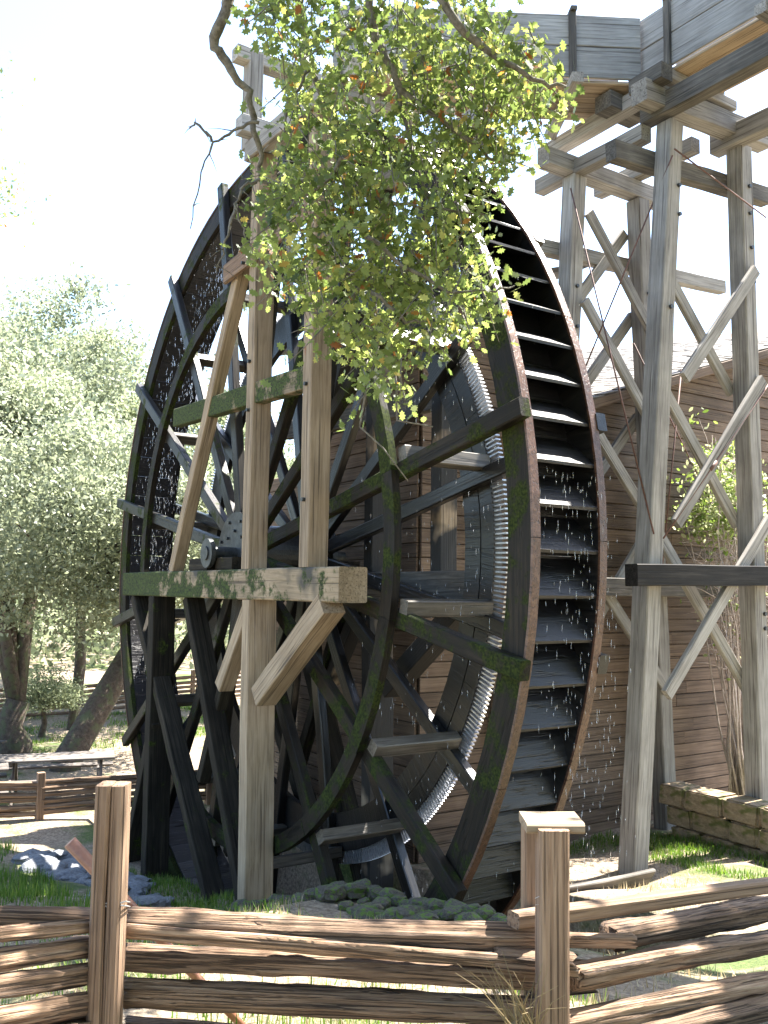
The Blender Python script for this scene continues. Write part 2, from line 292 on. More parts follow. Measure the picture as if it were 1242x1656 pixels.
for i in range(NS):
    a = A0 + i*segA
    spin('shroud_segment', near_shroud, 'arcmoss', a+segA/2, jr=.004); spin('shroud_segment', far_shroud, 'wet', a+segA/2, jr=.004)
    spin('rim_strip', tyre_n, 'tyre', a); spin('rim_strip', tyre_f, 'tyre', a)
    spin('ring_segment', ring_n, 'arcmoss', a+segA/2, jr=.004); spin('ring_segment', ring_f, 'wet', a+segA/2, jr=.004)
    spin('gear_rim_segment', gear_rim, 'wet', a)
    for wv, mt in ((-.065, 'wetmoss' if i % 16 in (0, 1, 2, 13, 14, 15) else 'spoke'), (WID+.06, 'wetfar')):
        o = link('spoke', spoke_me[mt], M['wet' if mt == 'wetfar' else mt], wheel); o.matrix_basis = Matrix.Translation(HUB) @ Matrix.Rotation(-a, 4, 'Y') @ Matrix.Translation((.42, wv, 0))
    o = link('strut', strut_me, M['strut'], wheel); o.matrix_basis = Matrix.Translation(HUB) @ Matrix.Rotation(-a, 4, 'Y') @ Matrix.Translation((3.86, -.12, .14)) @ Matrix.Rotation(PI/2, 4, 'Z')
hb = 2*PI/NB/2
sole_me = arcmesh(5.165, 5.195, .071, WID-.071, hb*.985, 1)
# bucket board: from the sole outwards and downwards
def bucketmesh():
    V = []; F = []; t = .028; pr = [(5.197, 1.75), (5.34, .35), (5.49, -1.55)]
    P = [Vector((r*math.cos(math.radians(a)), 0, r*math.sin(math.radians(a)))) for r, a in pr]
    nn = Vector((-.42, 0, -.9))*t
    prof = P + [p+nn for p in reversed(P)]; k = len(prof)
    for y in (.072, WID-.072): V += [(p.x, y, p.z) for p in prof]
    F = [tuple(range(k)), tuple(reversed(range(k, 2*k)))]+[(i+k, (i+1) % k+k, (i+1) % k, i) for i in range(k)]
    return mesh('bucket', V, F)
bucket_me = bucketmesh()
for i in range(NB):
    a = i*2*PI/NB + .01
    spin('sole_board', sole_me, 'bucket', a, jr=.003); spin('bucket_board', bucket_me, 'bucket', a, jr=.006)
# gear teeth
V = []; F = []; NT = 500
for i in range(NT):
    a = 2*PI*i/NT
    for aa, in ((a-.0022,), (a+.0022,)):
        for r, y in ((3.855, WID+.14), (4.02, WID+.15), (4.02, WID+.215), (3.855, WID+.225)): V.append((r*math.cos(aa), y, r*math.sin(aa)))
    b = i*8; F += [(b, b+1, b+2, b+3), (b+7, b+6, b+5, b+4), (b, b+4, b+5, b+1), (b+1, b+5, b+6, b+2), (b+2, b+6, b+7, b+3)]
o = spin('gear_teeth', mesh('gear_teeth', V, F), 'teeth', 0); o['kind'] = 'stuff'
# hubs, axle
def disc(name, r, w0, w1, mat, bolts=0):
    V = []; F = []; n = 40
    for y in (w0, w1):
        for i in range(n): V.append((r*math.cos(2*PI*i/n), y, r*math.sin(2*PI*i/n)))
    F = [tuple(range(n)), tuple(reversed(range(n, 2*n)))] + [(i+n, (i+1) % n+n, (i+1) % n, i) for i in range(n)]
    o = link(name, mesh(name, V, F), M[mat], wheel); o.matrix_basis = Matrix.Translation(HUB)
    for k in range(bolts):
        a = 2*PI*k/bolts; rr = r*(.82 if k % 2 else .55)
        tube('bolt', [HUB+Vector((rr*math.cos(a), w0-.03, rr*math.sin(a))), HUB+Vector((rr*math.cos(a), w0, rr*math.sin(a)))], .022, 'iron', o, 6, smooth=False)
    return o
disc('hub_flange', .56, -.2, -.125, 'iron', 16); disc('hub_flange', .56, WID+.125, WID+.2, 'iron')
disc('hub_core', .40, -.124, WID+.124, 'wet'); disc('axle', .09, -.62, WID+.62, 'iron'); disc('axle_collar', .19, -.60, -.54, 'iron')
# ---------------------------------------------------------------- bearing frames either side of the wheel
def bearing_frame(side):
    def Y(v): return v if side < 0 else WID - v
    nm = side < 0
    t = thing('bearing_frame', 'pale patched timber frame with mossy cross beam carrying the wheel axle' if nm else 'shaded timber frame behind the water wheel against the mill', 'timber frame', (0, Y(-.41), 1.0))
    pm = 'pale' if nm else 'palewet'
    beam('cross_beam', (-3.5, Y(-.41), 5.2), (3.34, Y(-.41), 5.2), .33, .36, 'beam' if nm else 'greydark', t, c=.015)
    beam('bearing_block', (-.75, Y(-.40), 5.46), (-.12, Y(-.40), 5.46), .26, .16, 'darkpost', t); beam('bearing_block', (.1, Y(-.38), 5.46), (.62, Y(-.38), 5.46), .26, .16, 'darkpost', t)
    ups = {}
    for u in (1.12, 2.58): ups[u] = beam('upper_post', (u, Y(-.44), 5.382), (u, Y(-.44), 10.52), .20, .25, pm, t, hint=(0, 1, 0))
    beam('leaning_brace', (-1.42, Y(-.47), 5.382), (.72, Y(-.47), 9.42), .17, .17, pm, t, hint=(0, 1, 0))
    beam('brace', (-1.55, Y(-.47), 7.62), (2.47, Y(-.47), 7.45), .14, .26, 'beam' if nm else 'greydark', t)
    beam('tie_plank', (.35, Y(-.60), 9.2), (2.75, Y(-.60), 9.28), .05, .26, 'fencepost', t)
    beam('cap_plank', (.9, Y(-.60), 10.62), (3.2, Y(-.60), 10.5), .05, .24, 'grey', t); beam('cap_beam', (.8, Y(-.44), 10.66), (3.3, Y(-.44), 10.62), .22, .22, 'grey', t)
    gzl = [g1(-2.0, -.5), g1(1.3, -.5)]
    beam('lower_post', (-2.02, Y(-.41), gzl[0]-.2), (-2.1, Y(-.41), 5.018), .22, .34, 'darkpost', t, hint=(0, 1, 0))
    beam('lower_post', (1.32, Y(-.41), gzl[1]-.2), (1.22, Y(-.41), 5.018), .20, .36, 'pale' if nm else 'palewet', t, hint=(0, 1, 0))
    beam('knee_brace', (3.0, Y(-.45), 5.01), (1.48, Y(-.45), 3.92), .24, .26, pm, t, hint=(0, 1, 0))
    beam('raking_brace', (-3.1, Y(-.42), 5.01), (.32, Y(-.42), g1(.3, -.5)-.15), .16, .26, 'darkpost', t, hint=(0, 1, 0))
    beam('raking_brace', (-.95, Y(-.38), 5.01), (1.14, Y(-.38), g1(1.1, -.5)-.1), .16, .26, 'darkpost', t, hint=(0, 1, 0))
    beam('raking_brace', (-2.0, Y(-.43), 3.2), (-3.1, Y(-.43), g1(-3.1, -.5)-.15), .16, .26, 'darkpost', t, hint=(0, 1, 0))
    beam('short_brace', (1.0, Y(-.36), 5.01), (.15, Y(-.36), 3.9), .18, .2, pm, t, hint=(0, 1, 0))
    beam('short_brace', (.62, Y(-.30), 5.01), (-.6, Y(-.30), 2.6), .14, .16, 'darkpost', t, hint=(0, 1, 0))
    if nm:
        for u, z in ((1.12, 7.9), (1.12, 7.3), (2.58, 7.9), (2.58, 7.35), (1.12, 9.35), (1.0, 9.15), (2.58, 6.1)):
            y = -.63 if z > 9 else -.565
            tube('bolt', [(u, y-.035, z), (u, y+.02, z)], .022, 'iron', ups.get(u, t), 7, smooth=False)
    return t
bearing_frame(-1); bearing_frame(1)
beam('joist', (1.0, -.75, 10.90), (1.0, -.1, 10.90), .2, .22, 'flume', None)
tag(bpy.data.objects['joist'], 'short grey joist end on top of the pale wheel frame posts', 'beam')

# ---------------------------------------------------------------- trestle and flume
tr = thing('flume_trestle', 'tall weathered grey trestle with crossed braces and iron rods carrying the flume', 'trestle', (3.0, 5.2, 1.7))
uA, uB = 3.3, 1.72
TP = []
def post(p0, p1, s=.26, mat='grey'):
    TP.append(beam('post', p0, p1, s, s, mat, tr, hint=(0, 1, 0), c=.015)); return TP[-1]
post((uA, 3.64, 1.6), (uA, 4.54, 11.5)); post((uA, 6.2, 1.5), (uA, 6.05, 11.6)); post((uB, 3.72, 1.3), (uB, 4.33, 11.3)); post((uB, 6.2, 1.3), (uB, 5.71, 11.3))
post((uA+5.2, 3.64, 2.4), (uA+5.2, 4.54, 11.5)); post((uA+5.2, 6.2, 2.2), (uA+5.2, 6.05, 11.6))
beam('sill_beam', (uA+.23, 3.42, 5.38), (uA+.23, 8.2, 5.45), .2, .27, 'black', tr); beam('sill_beam', (uB+.23, 3.0, 5.25), (uB+.23, 7.6, 5.25), .2, .26, 'greydark', tr)
beam('girt', (uA-.22, 3.62, 10.96), (uA-.22, 7.0, 11.2), .18, .26, 'greydark', tr); beam('girt', (uA+.02, 3.9, 11.75), (uA+.02, 6.65, 11.9), .26, .3, 'grey', tr)
beam('girt', (uB-.22, 3.7, 10.2), (uB-.22, 8.1, 10.45), .16, .22, 'grey', tr); beam('girt', (uB, 3.7, 11.45), (uB, 6.4, 11.45), .24, .26, 'grey', tr)
beam('stringer', (3.02, 4.38, 11.70), (10.5, 4.38, 11.70), .22, .30, 'greydark', tr); beam('stringer', (3.0, 5.9, 11.72), (10.5, 5.9, 11.72), .22, .30, 'grey', tr)
beam('stringer', (1.0, 4.36, 11.95), (2.97, 4.38, 12.0), .2, .22, 'grey', tr); beam('stringer', (1.0, 4.3, 11.42), (3.1, 4.3, 11.40), .2, .22, 'grey', tr); beam('stringer', (1.0, 5.6, 11.7), (2.9, 5.6, 11.7), .2, .22, 'grey', tr)
beam('bolster', (2.55, 4.05, 12.02), (2.55, 4.75, 12.02), .3, .24, 'greydark', tr); beam('bolster', (3.05, 4.12, 11.98), (3.6, 4.12, 11.98), .22, .22, 'greydark', tr)
def X(u, a, b, du): beam('cross_brace', (u+du, a[0], a[1]), (u+du, b[0], b[1]), .075, .17, 'grey', tr, hint=(0, 1, 0))
for a, b, du in (((4.65, 9.5), (6.0, 8.03), -.17), ((6.14, 9.76), (4.54, 7.97), .17), ((4.5, 7.93), (6.06, 6.15), -.17), ((6.23, 8.19), (4.33, 6.05), .17), ((4.3, 6.06), (6.2, 3.87), -.17), ((6.33, 6.22), (4.1, 3.9), .17)): X(uA, a, b, du)
for a, b, du in (((4.45, 10.75), (5.82, 9.16), .17), ((5.6, 10.8), (4.32, 9.25), -.17), ((4.35, 9.4), (5.9, 7.6), .17), ((5.75, 9.5), (4.3, 7.8), -.17), ((5.85, 7.9), (4.1, 6.0), -.17), ((4.2, 7.9), (5.95, 6.0), .17), ((5.95, 6.0), (4.0, 3.7), -.17), ((4.0, 6.0), (6.05, 3.7), .17)): X(uB, a, b, du)
def rod(a, b, r=.011, mat='rust'): tube('tie_rod', [a, b], r, mat, tr, 6)
rod((uA+.18, 4.36, 10.95), (uB+.1, 4.2, 8.0)); rod((uB+.2, 4.05, 11.0), (uA+.16, 3.92, 5.9)); rod((uA+.2, 6.4, 8.2), (uA+.2, 4.05, 5.85)); rod((uB+.25, 5.3, 8.9), (uB+.25, 7.3, 6.3)); rod((uA+.18, 4.4, 11.05), (uA+.18, 6.4, 10.6)); rod((uB+.4, 6.2, 8.6), (uB+.4, 5.7, 5.6))
tube('turnbuckle', [(uA+.2, 5.0, 6.8), (uA+.2, 5.12, 6.92)], .028, 'rust', tr, 6)
for (u, v, z) in [(uA, 4.5, 10.6), (uA, 4.5, 10.2), (uA, 4.3, 8.9), (uA, 6.05, 11.0), (uA, 6.05, 10.6), (uA, 6.07, 10.1), (uA, 6.1, 9.6), (uA, 6.1, 8.1), (uA, 6.15, 6.1), (uA, 6.18, 4.9), (uA, 6.18, 4.7), (uB, 4.2, 9.6), (uB, 4.2, 9.0), (uB, 5.75, 9.8), (uB, 5.76, 9.5)]:
    tube('bolt', [(u+.13, v+.03, z), (u+.165, v+.03, z)], .028, 'iron', TP[(0 if u == uA else 2)+(1 if v > 5.2 else 0)], 7, smooth=False)
fl = thing('flume', 'silvery grey plank water trough kinked above the trestle', 'flume', (2.7, 4.9, 12.1))
def trough(a, b, half, z0, z1, root):
    a = Vector(a); b = Vector(b); d = (b-a).normalized(); n = Vector((-d.y, d.x, 0))
    for s in (-1, 1):
        for k in range(2):
            z = z0+.1+k*.46
            beam('side_board', a+n*s*half+Vector((0, 0, z+.22-a.z)), b+n*s*half+Vector((0, 0, z+.22-b.z)), .045, .45, 'flume', root, jit=.003)
    for k in range(4):
        q = (-.75+.5*k)*half
        beam('floor_board', a+n*q+Vector((0, 0, z0+.05-a.z)), b+n*q+Vector((0, 0, z0+.05-b.z)), half*.49, .05, 'pale', root, jit=.002)
    L = (b-a).length; m_ = max(1, int(L/1.45))
    for k in range(m_):
        p = a+d*(L*(k+.45)/m_)
        for s in (-1, 1): beam('yoke', p+n*s*(half+.05)+Vector((0, 0, z0-.12-p.z)), p+n*s*(half+.05)+Vector((0, 0, z1+.12-p.z)), .1, .06, 'greydark', root, hint=tuple(n))
        beam('yoke_tie', p-n*(half+.12)+Vector((0, 0, z1+.14-p.z)), p+n*(half+.12)+Vector((0, 0, z1+.14-p.z)), .09, .06, 'greydark', root)
        beam('crosspiece', p-n*(half+.3)+Vector((0, 0, z0-.06-p.z)), p+n*(half+.3)+Vector((0, 0, z0-.06-p.z)), .16, .14, 'grey', root)
trough((2.7, 4.95, 12.2), (10.5, 4.95, 12.2), .52, 12.15, 13.06, fl); trough((2.52, 4.62, 12.2), (.35, .95, 12.2), .5, 12.15, 13.06, fl)
beam('flume_support', (.7, -.44, 10.78), (.7, -.44, 12.05), .2, .2, 'grey', fl, hint=(0, 1, 0)); beam('flume_support', (.7, 1.29, 10.78), (.7, 1.29, 12.05), .2, .2, 'grey', fl, hint=(0, 1, 0)); beam('flume_support', (.7, -.7, 12.0), (.7, 1.7, 12.0), .2, .18, 'grey', fl)

# ---------------------------------------------------------------- mill building
mill = thing('mill_building', 'brown clapboard mill behind the wheel with a shingled lean roof', 'building', (0, 6, 1.4))
def siding(axis, plane, a0, a1f, z0, z1, out, a0f=None):
    """clapboards on a wall: axis 0 = wall of constant X (boards run along Y), axis 1 = constant Y"""
    z = z0; e = .2
    while z < z1:
        s = max(a0, a0f(z+e*.5)) if a0f else a0
        x = s
        while x < a1f-.05:
            L = min(a1f-x, random.uniform(2.8, 5.0))
            if a1f-x-L < .6: L = a1f-x
            if axis == 0: p0, p1, h = (plane+out*.022, x+.002, z+e/2), (plane+out*.022, x+L-.002, z+e/2), (out*-.02, 0, 1)
            else: p0, p1, h = (x+.002, plane+out*.022, z+e/2), (x+L-.002, plane+out*.022, z+e/2), (0, out*-.02, 1)
            beam('siding_board', p0, p1, .03, e-.014, 'siding', mill, hint=h, jit=.0025, c=.003, seg=max(2, int(L/.8)))
            x += L
        z += e
def rake(v): return 7.46 + .335*(v-3.2)
siding(0, 1.25, 3.2, 11.5, 1.35, 9.9, 1, lambda z: max(3.2, 3.2+(z-7.46)/.335))
siding(1, 3.2, -6, 1.2, 1.35, 7.2, -1)
siding(0, 1.12, 2.0, 4.6, 1.2, 9.1, 1); siding(1, 2.0, -2.2, 1.09, 1.2, 9.1, -1)
def solid(name, V, F, mat, root): return link(name, mesh(name, V, F), M[mat], root)
def prism(name, poly, x0, x1, mat, root):
    n = len(poly); V = [(x0, y, z) for y, z in poly]+[(x1, y, z) for y, z in poly]
    return solid(name, V, [tuple(range(n)), tuple(reversed(range(n, 2*n)))]+[(i+n, (i+1) % n+n, (i+1) % n, i) for i in range(n)], mat, root)
prism('wall_core', [(3.23, .9), (11.5, .9), (11.5, rake(11.5)-.04), (3.23, rake(3.23)-.04)], -6, 1.235, 'siding', mill)
prism('wall_core', [(2.03, .9), (4.6, .9), (4.6, 9.1), (2.03, 9.1)], -2.2, 1.09, 'siding', mill)
prism('corner_board', [(3.155, 1.3), (3.29, 1.3), (3.29, 7.44), (3.155, 7.44)], 1.23, 1.30, 'siding', mill)
HK = .15
dv = [(x, y, rake(y)+(1.6-x)*HK+dz) for x in (-5.6, 1.6) for (y, dz) in ((2.7, 0), (12.5, 0), (12.5, .06), (2.7, .06))]
solid('roof_deck', dv, [(0, 1, 2, 3), (7, 6, 5, 4)]+[(i+4, (i+1) % 4+4, (i+1) % 4, i) for i in range(4)], 'siding', mill)
beam('barge_board', (1.62, 2.68, rake(2.68)-.03), (1.62, 12.4, rake(12.4)-.03), .03, .15, 'siding', mill)
prism('roof_deck', [(1.5, 9.05), (5.0, 10.2), (5.0, 10.28), (1.5, 9.13)], -2.6, 1.35, 'shingle', mill)
sh = boxmesh(.42, .17, .018, .003, 1, 0); sl = math.atan(.335); rest_V = []; rest_F = []
for r in range(44):
    v = 2.68+r*.205*math.cos(sl)
    for c in range(40):
        u = 1.62-.09-c*.18-(.09 if r % 2 else 0)
        mw = Matrix.Translation((u+random.uniform(-.008, .008), v+random.uniform(-.015, .015), rake(v)+(1.6-u)*HK+.075+random.uniform(0, .012))) @ Matrix.Rotation(math.atan(HK), 4, 'Y') @ Matrix.Rotation(PI/2, 4, 'Z') @ Matrix.Rotation(-(sl-.035), 4, 'Y') @ Matrix.Rotation(random.uniform(-.02, .02), 4, 'Z')
        if c < 6:
            o = link('shingle', sh, M['shingle'], mill); o.matrix_basis = mw
        else:
            b = len(rest_V); rest_V += [tuple(mw @ q.co) for q in sh.vertices]; rest_F += [tuple(b+k for k in p.vertices) for p in sh.polygons]
o = link('shingle_field', mesh('shingle_field', rest_V, rest_F), M['shingle'], mill); o['kind'] = 'stuff'

# ---------------------------------------------------------------- stones
def stone_mesh(s, blocky=.5, seed=0):
    r_ = random.Random(seed); bm = bmesh.new(); bmesh.ops.create_icosphere(bm, subdivisions=2, radius=1)
    ph = [r_.uniform(0, 6) for _ in range(6)]
    for v in bm.verts:
        p = v.co.copy(); q = Vector([math.copysign(abs(c)**(1-blocky*.6), c) for c in p])
        q *= 1+.16*math.sin(3*p.x+ph[0])*math.cos(2.5*p.y+ph[1])+.1*math.sin(5*p.z+ph[2]+2*p.x)+r_.uniform(-.07, .07)
        v.co = Vector((q.x*s[0], q.y*s[1], q.z*s[2]))
    me = bpy.data.meshes.new('stone'); bm.to_mesh(me); bm.free(); return me
SM = [stone_mesh((.5, .5, .5), .55, k) for k in range(7)]
def stone(root, p, s, mat, rz=None, name='stone'):
    me = SM[random.randrange(7)]; key = me.name+mat
    m2 = bpy.data.meshes.get(key)
    if m2 is None: m2 = me.copy(); m2.name = key; m2.materials.append(M[mat])
    o = link(name, m2, None, root)
    o.matrix_basis = Matrix.Translation(p) @ Matrix.Rotation(random.uniform(0, 6) if rz is None else rz, 4, 'Z') @ Matrix.Rotation(random.uniform(-.2, .2), 4, 'X') @ Matrix.Diagonal((*s, 1))
    return o
pw = thing('pit_wall', 'low mossy rubble wall edging the wheel pit under the wheel', 'stone wall', (3.5, -.5, 1.9))
u = 1.7
while u < 6.0:
    for k in range(3):
        v = -.95+.2*k+random.uniform(-.04, .04); s = random.uniform(.13, .25)
        stone(pw, (u+random.uniform(-.06, .06), v, g1(u, -.95)+.02+random.uniform(-.03, .05)), (s, s*.85, s*.6), 'mossrock')
    u += random.uniform(.10, .17)
lp = thing('rock_edging', 'blue grey rocks piled along the wheel channel beside green grass', 'rocks', (-1.4, -1.5, 1.1))
for k in range(190):
    u = random.uniform(-3.4, .9); v = -1.35-.28*math.sin(u*1.3)+random.uniform(-.45, .35); s = random.uniform(.09, .3)
    stone(lp, (u, v, g1(u, v)+s*.12), (s*1.3, s, s*.5), 'rock')
sw = thing('stone_block_wall', 'squared mossy brown stone block wall beside the trestle leg', 'stone wall', (4, 5.75, 1.7))
for row in range(3):
    u = 2.25-.1*row
    while u < 6.2:
        L = random.uniform(.42, .62); bm = bmesh.new(); bmesh.ops.create_cube(bm, size=1); bmesh.ops.bevel(bm, geom=bm.edges[:], offset=.07, segments=2, affect='EDGES')
        for vtx in bm.verts: vtx.co += Vector((random.uniform(-.03, .03), random.uniform(-.03, .03), random.uniform(-.03, .03)))
        me = bpy.data.meshes.new('block'); bm.to_mesh(me); bm.free()
        o = link('block', me, M['stone'], sw); o.matrix_basis = Matrix.Translation((u+L/2, 5.85+random.uniform(-.03, .03), 1.72+row*.28)) @ Matrix.Diagonal((L-.02, .45, .27, 1)); u += L

# ---------------------------------------------------------------- fences
def rail(name, a, b, ry, rz, mat, root, seed=0, cap=True):
    """split log: uneven many-sided cross-section that wanders along its length"""
    r_ = random.Random(seed); p0, L, mw = frame(a, b, (0, 0, 1)); n = 22; seg = max(10, int(L/.05)); V = []; F = []
    prof = [r_.uniform(.66, 1.14) for _ in range(n)]; ph = [r_.uniform(0, 6.3) for _ in range(n)]; w1, w2 = r_.uniform(0, 6), r_.uniform(0, 6)
    knots = [(r_.uniform(.1, .9)*L, r_.uniform(0, 2*PI)) for _ in range(2)]
    for k in range(seg+1):
        x = L*k/seg; cy = ry*.3*math.sin(1.3*x+w1); cz = rz*.14*math.sin(1.9*x+w2)
        for i in range(n):
            q = 2*PI*i/n; c_, s_ = math.cos(q), math.sin(q)
            sq = 1/max(abs(c_), abs(s_))**.6
            r = prof[i]*sq*(1+.07*math.sin(5*x+ph[i])+.05*math.sin(13*x+ph[(i+3) % n])+r_.uniform(-.025, .025))
            for kx, kq in knots:
                dd = ((x-kx)/.06)**2+((((q-kq+PI) % (2*PI))-PI)/.5)**2
                r += .18*math.exp(-dd)
            V.append((x+(r_.uniform(-.02, .02) if k in (0, seg) else 0), cy+ry*r*c_, cz+rz*r*s_))
    for k in range(seg):
        for i in range(n):
            j = (i+1) % n; F.append((k*n+i, (k+1)*n+i, (k+1)*n+j, k*n+j))
    F.append(tuple(range(n))); F.append(tuple(reversed(range(seg*n, seg*n+n))))
    o = link(name, mesh('rail', V, F, True), M[mat], root); o.matrix_basis = mw; return o
ff = thing('split_rail_fence', 'rustic split rail fence of stacked brown rails with one board capped post', 'fence', (7.4, -3, 3.0))
def px(x, y, d): return at(x, y, d)
K = 1/FPX
RL = [((205, 1491, 4.02), (862, 1512, 4.24), 36), ((205, 1508, 3.93), (838, 1553, 4.13), 20), ((200, 1553, 4.02), (868, 1582, 4.22), 30), ((200, 1606, 3.98), (880, 1634, 4.18), 40), ((200, 1668, 3.96), (880, 1700, 4.15), 36),
      ((-60, 1478, 3.9), (215, 1488, 4.1), 26), ((-60, 1518, 3.35), (158, 1496, 3.9), 20), ((-60, 1558, 3.35), (165, 1527, 3.95), 28), ((-60, 1602, 3.3), (170, 1566, 3.92), 30), ((-60, 1660, 3.25), (172, 1618, 3.9), 36), ((-60, 1700, 3.2), (172, 1662, 3.88), 34),
      ((990, 1515, 4.7), (1300, 1463, 5.6), 30), ((925, 1582, 4.25), (1300, 1516, 5.2), 32), ((880, 1658, 4.1), (1300, 1578, 4.9), 30), ((1010, 1680, 4.2), (1300, 1612, 4.8), 30), ((800, 1545, 4.15), (925, 1556, 4.18), 30), ((840, 1520, 4.3), (1022, 1520, 4.55), 20), ((870, 1556, 4.3), (1008, 1568, 4.5), 18), ((850, 1600, 4.28), (960, 1590, 4.5), 18)]
for k, (a, b, th) in enumerate(RL):
    dm = (a[2]+b[2])/2; r = th*.5*dm*K
    rail('rail', px(*a), px(*b), r*1.2, r*1.1, 'fence', ff, seed=k+3)
beam('rail', px(830, 1488, 4.16), px(1300, 1424, 5.3), .085, .07, 'fencepost', ff, jit=.003)
def pst(x0, x1, ytop, d, th, mat='fencepost', c=.012):
    xm = (x0+x1)/2; top = px(xm, ytop, d); wd = (x1-x0)*d*K
    bot = Vector((top.x, top.y, g1(top.x, top.y)-.3)); rgt = Vector(RT); rgt.z = 0
    return beam('post', bot, top, th, wd, mat, ff, hint=tuple(rgt.normalized()), jit=.003, c=c)
pst(160, 183.5, 1267, 3.88, .12); pst(185, 208, 1268, 3.89, .12); pst(869, 917, 1338, 4.05, .13); pst(845, 875, 1332, 4.38, .12)
t0 = px(893, 1330, 4.15); rg = Vector((RT[0], RT[1], 0)).normalized()
beam('post_cap', t0-rg*.135, t0+rg*.125, .24, .045, 'pale', ff, jit=.002)
for (xa, xb, yy, d) in ((158, 210, 1460, 3.8), (158, 210, 1466, 3.8), (866, 919, 1452, 3.97), (866, 919, 1462, 3.97)):
    pts = [px(xa+(xb-xa)*k/8, yy+random.uniform(-3, 3), d+(.1 if k in (0, 8) else 0)) for k in range(9)]
    tube('wire_tie', pts, .003, 'wire', ff, 5)
pl = tube('leaning_pole', [px(113, 1362, 4.55), px(200, 1455, 4.6), px(300, 1562, 4.66), px(400, 1668, 4.72)], [.034, .03, .024, .02], 'pole', None, 10)
tag(pl, 'red brown tapered pole leaning behind the split rail fence', 'pole')
pk = beam('plank', on(905, 1448, 2, g1(3.6, 2.3)+.1), on(1052, 1418, 2, g1(3.7, 3.4)+.16), .05, .22, 'greydark', None, hint=(.6, 0, 1))
tag(pk, 'dark wet board lying on sunlit ground at the trestle foot', 'board')
# stacked rail fences in the background
def back_fence(label, pts, nr, hgt, rr, mat='fence', posts=True, sd=50):
    t = thing('rail_fence', label, 'fence', (*pts[0], g1(*pts[0])))
    for k in range(len(pts)-1):
        a, b = pts[k], pts[k+1]
        for i in range(nr):
            z = .12+i*hgt/nr
            rail('rail', (a[0], a[1], g1(*a)+z+random.uniform(-.02, .02)), (b[0], b[1], g1(*b)+z+random.uniform(-.02, .02)), rr, rr*.85, mat, t, seed=sd+k*10+i)
    for p in pts: beam('post', (p[0], p[1], g1(*p)-.2), (p[0], p[1], g1(*p)+hgt+.2), .13, .13, 'fencepost', t, hint=(0, 1, 0))
back_fence('low stacked rail fence running between the grey rocks and picnic tables', [(-6.9, -4.2), (-6.1, -1.1), (-5.6, 1.9)], 6, .62, .05, 'fencepost')
back_fence('distant dark rail fence along the pale road beyond the trees', [(-19.5, -5), (-19.0, -1), (-19.2, 3), (-19.4, 7), (-19.6, 11)], 6, .95, .06, sd=90)

# ---------------------------------------------------------------- picnic tables, stump, log
def picnic(label, c, rz):
    t = thing('picnic_table', label, 'table', (c[0], c[1], g1(*c)), 'picnic tables under the oaks'); Rm = Matrix.Translation((c[0], c[1], g1(*c))) @ Matrix.Rotation(rz, 4, 'Z')
    def bb(n, a, b, wd, ht, hint=(0, 0, 1)): beam(n, Rm @ Vector(a), Rm @ Vector(b), wd, ht, 'tablewood', t, hint=hint, jit=.002)
    for k in range(4): bb('top_plank', (-1.1, -.31+k*.205, .76), (1.1, -.31+k*.205, .76), .19, .045)
    for s in (-1, 1):
        for k in range(2): bb('bench_plank', (-1.1, s*.72+k*.15*s, .44), (1.1, s*.72+k*.15*s, .44), .14, .045)
    for x in (-.8, .8):
        bb('crossbar', (x, -.9, .39), (x, .9, .39), .05, .1); bb('crossbar', (x, -.38, .70), (x, .38, .70), .05, .09)
        for s in (-1, 1): bb('leg', (x+.05, s*.22, .72), (x+.05, s*.66, 0), .05, .11)
picnic('weathered picnic table beside the leaning oak trunk', (-7.7, -.45), 1.3); picnic('weathered picnic table nearest the sunlit rail fence', (-7.5, -2.5), 1.4); picnic('farther picnic table near the forked oak', (-11.6, -2.0), 1.0)
o = tube('stump', [(-16.3, -1.1, .9), (-16.3, -1.1, 1.75)], [.3, .27], 'bark', None, 14, .05); tag(o, 'brown upright stump on the grass beyond the tables', 'stump')
o = tube('cut_log', [(-10.3, -2.6, 1.3), (-9.9, -1.7, 1.32)], [.36, .34], 'bark', None, 14, .06); tag(o, 'dark cut log lying under the forked oak', 'log')

